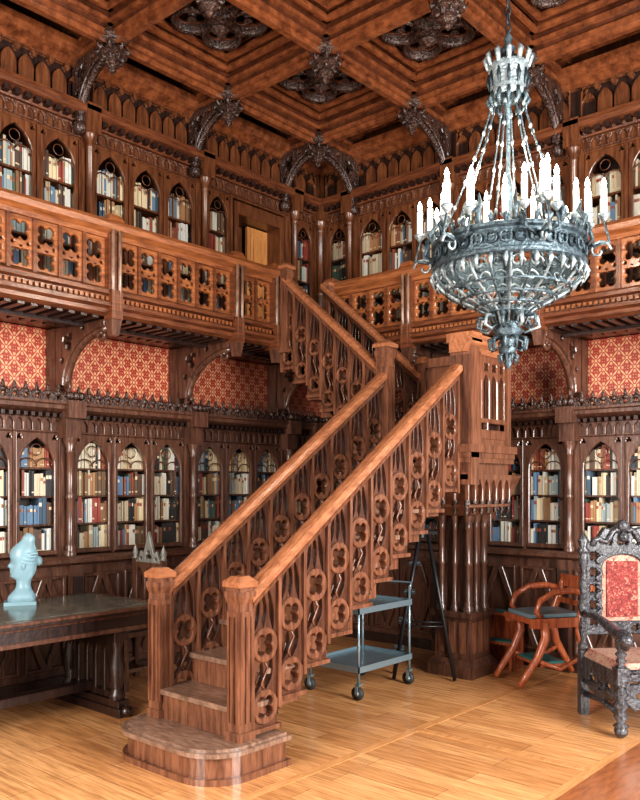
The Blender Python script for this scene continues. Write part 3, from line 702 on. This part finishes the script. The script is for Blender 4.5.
# ------------------------------------------------------------ gothic side chair
b=MB(); Q=T(.67,-3.12,0)
for x in(-.19,.19):
    b.box(x-.022,x+.022,-.20,-.156,0,.43,W_case,Q); b.box(x-.022,x+.022,.18,.22,0,1.0,W_case,Q)
    b.lathe([(.03,1.0),(.02,1.02),(.03,1.05),(0,1.13)],PALE,Q@T(x,.2,0),8)
    b.box(x-.012,x+.012,-.2,.2,.14,.17,W_case,Q)
b.box(-.19,.19,-.01,.015,.14,.17,W_case,Q)
b.box(-.22,.22,-.22,.22,.42,.46,W_case,Q); b.box(-.19,.19,-.19,.16,.46,.485,W_dark,Q)
b.box(-.2,.2,-.20,-.18,.34,.42,W_case,Q)
hs=[lancet(-.12,.085,.03,.30,.09),lancet(0,.085,.03,.30,.09),lancet(.12,.085,.03,.30,.09)]
b.plate(tpl(rect(-.19,.19,0,.345),hs,.03,.005,key='gc'),W_case,Q@T(0,.2,.63))
out=[(-.19,.34),(.19,.34),(.14,.38),(.11,.44),(.07,.42),(.03,.52),(.0,.60),(-.03,.52),(-.07,.42),(-.11,.44),(-.14,.38)]
b.plate(tpl(out,[foil(0,.40,.045,3,5,pi/2),circ(-.1,.375,.016,8),circ(.1,.375,.016,8)],.03,.005,key='gc2'),PALE,Q@T(0,.2,.63))
b.box(-.18,.18,.185,.215,.55,.64,W_case,Q)
b.obj('gothic_chair')
# ------------------------------------------------------------ carved armchair
b=MB(); ph=math.atan2(-.659,-.753)
Q=T(4.20,-1.50,0)@Matrix.Rotation(ph+.10,4,'Z')@Matrix.Diagonal((1,1,.96,1))
def turned(x,y,z0,z1,r=.035):
    H=z1-z0; b.lathe([(r*.9,z0),(r*1.3,z0+.03*H),(r*.6,z0+.1*H),(r*1.2,z0+.22*H),(r*.7,z0+.34*H),(r*1.35,z0+.45*H),(r*.7,z0+.56*H),(r*1.2,z0+.68*H),(r*.6,z0+.8*H),(r*1.3,z0+.92*H),(r,z1)],W_black,Q@T(x,y,0),10)
for x in(-.28,.28):
    b.sphere((x,.28,.045),.045,W_black,Q); turned(x,.28,.07,.40,.04); b.box(x-.04,x+.04,.24,.32,.36,.47,W_black,Q)
    turned(x,.28,.47,.66,.03)
    b.box(x-.032,x+.032,-.31,-.25,0,.47,W_black,Q); turned(x,-.28,.47,1.18,.03)
    for z in(.2,.3): b.tube([(x,-.27,z-.05),(x,.0,z-.02),(x,.27,z-.05)],.022,W_black,Q,7)
    arm=[(x,-.27,.74),(x,-.1,.75),(x,.08,.72),(x,.22,.68),(x,.31,.69),(x,.36,.66),(x,.34,.61),(x,.30,.62)]
    b.tube(arm,[.028,.03,.032,.036,.04,.035,.025,.015],W_black,Q,8)
    b.sphere((x,.35,.66),.05,W_black,Q)
    b.lathe([(.04,1.18),(.05,1.2),(.025,1.23),(.045,1.27),(.02,1.31),(0,1.35)],W_black,Q@T(x,-.28,0),8)
    out=[(-.26,.10),(-.15,.03),(0,0),(.15,.03),(.26,.10),(.26,.20),(-.26,.20)]
    b.plate(tpl(out,[foil(-.12,.12,.045,4,4),foil(.12,.12,.045,4,4),foil(0,.1,.05,4,4,pi/4)],.03,.005,key='sa'),W_black,Q@P1(x,0,.18))
out=[(-.26,0.12),(-.2,.06),(-.12,.09),(-.06,.02),(0,0),(.06,.02),(.12,.09),(.2,.06),(.26,.12),(.26,.24),(-.26,.24)]
b.plate(tpl(out,[foil(-.15,.16,.04,4,4),foil(0,.12,.06,4,4,pi/4),foil(.15,.16,.04,4,4)],.04,.006,key='fa'),W_black,Q@T(0,.29,.12))
b.box(-.30,.30,-.30,.31,.38,.43,W_black,Q)
b.taper(0,0.02,.43,.49,.29,.28,.26,.25,UPH2,Q)
b.tube([(-.29,.30,.44),(.29,.30,.44)],.018,W_black,Q,6)
out=[(-.27,0),(.27,0),(.27,.62)]
for i in range(0,13):
    t=i/12; x=.27-.54*t; out.append((x,.66+.15*math.sin(pi*t)+.025*math.cos(t*pi*8)))
out.append((-.27,.62))
hole=[(-.15,.10),(.15,.10),(.15,.50)]+[(.15*math.cos(pi*i/8),.50+.09*math.sin(pi*i/8)) for i in range(1,8)]+[(-.15,.50)]
hs=[hole]
for i in range(5):
    for sx in(-1,1): hs.append(foil(sx*.21,.10+.12*i,.038,4,4,pi/4))
hs+=[foil(0,.70,.05,4,4,pi/4),foil(-.1,.69,.032,3,4),foil(.1,.69,.032,3,4),foil(-.1,.05,.03,3,4),foil(.1,.05,.03,3,4)]
b.plate(tpl(out,hs,.05,.008,key='cb'),W_black,Q@T(0,-.28,.58))
b.box(-.16,.16,-.30,-.275,.66,1.18,UPH2,Q); b.box(-.115,.115,-.276,-.265,.71,1.12,UPH,Q)
for sx in(-1,1):
    for i in range(4):
        z=.72+.13*i; b.tube([(sx*(.18+.02*math.sin(j)),-.245,z+.012*j) for j in range(9)],.013,W_black,Q,5)
    b.tube([(sx*(.03+.025*j),-.25,1.34-.012*j+.03*math.sin(j*1.2)) for j in range(9)],.022,W_black,Q,6)
b.sphere((0,-.26,1.38),.05,W_black,Q); b.sphere((0,-.25,1.30),.04,W_black,Q)
b.obj('carved_armchair')
# ------------------------------------------------------------ metamorphic library chair (red)
b=MB(); Q=T(3.20,-.82,0)@Matrix.Rotation(math.radians(-34),4,'Z')@Matrix.Diagonal((1.0,1.0,1.12,1))
for x in(-.2,.2):
    b.tube([(x,-.36,0.022),(x,-.30,.10),(x,-.20,.22),(x,-.13,.36),(x,-.14,.47)],[.024,.028,.032,.038,.04],W_red,Q,8)
    b.tube([(x,.36,0.022),(x,.30,.12),(x,.21,.26),(x,.17,.40),(x,.19,.52),(x,.25,.66),(x,.29,.76)],[.024,.028,.032,.036,.034,.030,.026],W_red,Q,8)
    b.box(x-.024,x+.024,-.26,.22,.43,.50,W_red,Q)
    b.tube([(x,.25,.66),(x,.10,.69),(x,-.06,.68),(x,-.18,.62),(x,-.21,.55),(x,-.17,.49)],.024,W_red,Q,8)
    b.tube([(x,-.20,.20),(x,0,.13),(x,.22,.22)],.018,W_red,Q,6)
b.box(-.22,.22,-.27,.22,.46,.50,W_red,Q); b.box(-.19,.19,-.25,.19,.50,.525,BLUELEATHER,Q)
b.box(-.22,.22,.26,.30,.68,.77,W_red,Q); b.box(-.2,.2,.22,.25,.56,.60,W_red,Q)
b.box(-.19,.19,-.17,.06,.15,.17,W_red,Q); b.box(-.18,.18,-.16,.05,.17,.185,GREEN,Q)
b.obj('library_step_chair')
b=MB()
for x in(2.48,2.78):
    b.prism([(x,-.46),(x+.03,-.46),(x+.03,-.68),(x,-.68)],'z',.0,.24,W_red); b.prism([(x,-.46),(x+.03,-.46),(x+.03,-.57),(x,-.57)],'z',.24,.46,W_red)
b.box(2.47,2.82,-.69,-.56,.22,.245,W_red); b.box(2.47,2.82,-.59,-.45,.46,.485,W_red)
b.box(2.49,2.80,-.68,-.57,.245,.255,GREEN); b.box(2.49,2.80,-.58,-.46,.485,.495,GREEN)
b.box(2.48,2.81,-.47,-.455,.02,.46,W_red)
b.obj('library_steps')
# ------------------------------------------------------------ book cart
ct=empty('book_cart'); b=MB(); x0,x1,y0,y1=1.92,2.40,-2.30,-1.64
for x in(x0,x1):
    for y in(y0,y1):
        b.tube([(x,y,.10),(x,y,.80)],.011,STEEL,None,8)
        b.tube([(x-.01,y-.011,.052),(x-.01,y+.011,.052)],.052,RUB,None,14)
        b.tube([(x-.01,y-.013,.052),(x-.01,y+.013,.052)],.022,STEEL,None,10)
        b.box(x-.022,x+.002,y-.018,y-.013,.05,.12,STEEL); b.box(x-.022,x+.002,y+.013,y+.018,.05,.12,STEEL)
        b.box(x-.02,x+.02,y-.02,y+.02,.115,.125,STEEL)
for z in(.22,.66):
    b.box(x0-.015,x1+.015,y0-.015,y1+.015,z,z+.012,STEEL)
    for (a0,a1,c0,c1) in((x0-.02,x1+.02,y0-.02,y0-.012),(x0-.02,x1+.02,y1+.012,y1+.02),(x0-.02,x0-.012,y0-.02,y1+.02),(x1+.012,x1+.02,y0-.02,y1+.02)): b.box(a0,a1,c0,c1,z-.012,z+.035,STEEL)
b.tube([(x0,y1,.78),(x0,y1+.03,.82),(x1,y1+.03,.82),(x1,y1,.78)],.011,STEEL,None,8)
b.obj('cart_frame',ct)
# ------------------------------------------------------------ step ladder
b=MB(); Q=T(2.36,-1.37,0)@Matrix.Rotation(math.radians(35),4,'Z')
for y in(-.10,.10):
    b.tube([(-.25,y*1.15,0.01),(-.03,y*.8,1.22)],.017,BLK,Q,6); b.tube([(.25,y*1.15,0.01),(.03,y*.8,1.22)],.017,BLK,Q,6)
    b.tube([(-.18,y*1.05,.45),(.18,y*1.05,.45)],.008,BLK,Q,5)
for i in range(4):
    z=.24+.24*i; t=z/1.22; x=-.25+.22*t; w=.10*(1.15-.35*t); b.box(x-.05,x+.05,-w,w,z-.012,z+.01,BLK,Q); b.box(x-.045,x+.045,-w+.01,w-.01,z+.01,z+.013,STEEL,Q)
for z in(.3,.8):
    t=z/1.22; x=.25-.22*t; w=.10*(1.15-.35*t); b.tube([(x,-w,z),(x,w,z)],.010,BLK,Q,5)
b.box(-.11,.11,-.10,.10,1.21,1.235,BLK,Q)
b.obj('step_ladder')
# ------------------------------------------------------------ lights
def area(n,loc,tgt,sx,sy,p,col):
    l=bpy.data.lights.new(n,'AREA'); l.shape='RECTANGLE'; l.size=sx; l.size_y=sy; l.energy=p; l.color=col
    o=bpy.data.objects.new(n,l); S.collection.objects.link(o); o.location=loc
    d=Vector(tgt)-Vector(loc); o.rotation_euler=d.to_track_quat('-Z','Y').to_euler(); return o
area('window_light_right',(8.3,-3.4,2.5),(0,-2.2,2.6),2.4,3.0,760,(.98,.98,.97))
area('window_light_front',(3.0,-8.6,2.4),(1.8,0,2.8),2.2,3.0,430,(1,.96,.90))
for q in range(4):
    a=pi/4+q*pi/2; l=bpy.data.lights.new('chandelier_lamp','POINT'); l.energy=15; l.color=(1,.90,.76); l.shadow_soft_size=.06
    o=bpy.data.objects.new('lamp_%d'%q,l); S.collection.objects.link(o); o.parent=ch; o.location=(CX+.3*math.cos(a),CY+.3*math.sin(a),3.62)
w=bpy.data.worlds.new('World'); S.world=w; w.use_nodes=True
w.node_tree.nodes['Background'].inputs[0].default_value=(.92,.96,1,1); w.node_tree.nodes['Background'].inputs[1].default_value=.5
try: S.view_settings.view_transform='Standard'
except Exception: pass
try: S.view_settings.look='Medium High Contrast'
except Exception: pass
cam=bpy.data.cameras.new('camera'); co=bpy.data.objects.new('camera',cam); S.collection.objects.link(co); S.camera=co
co.location=(6.13,-7.0,1.6); co.rotation_euler=(pi/2,0,math.radians(41.2))
cam.sensor_width=36; cam.sensor_fit='AUTO'; cam.lens=36; cam.shift_y=.109; cam.clip_start=.05
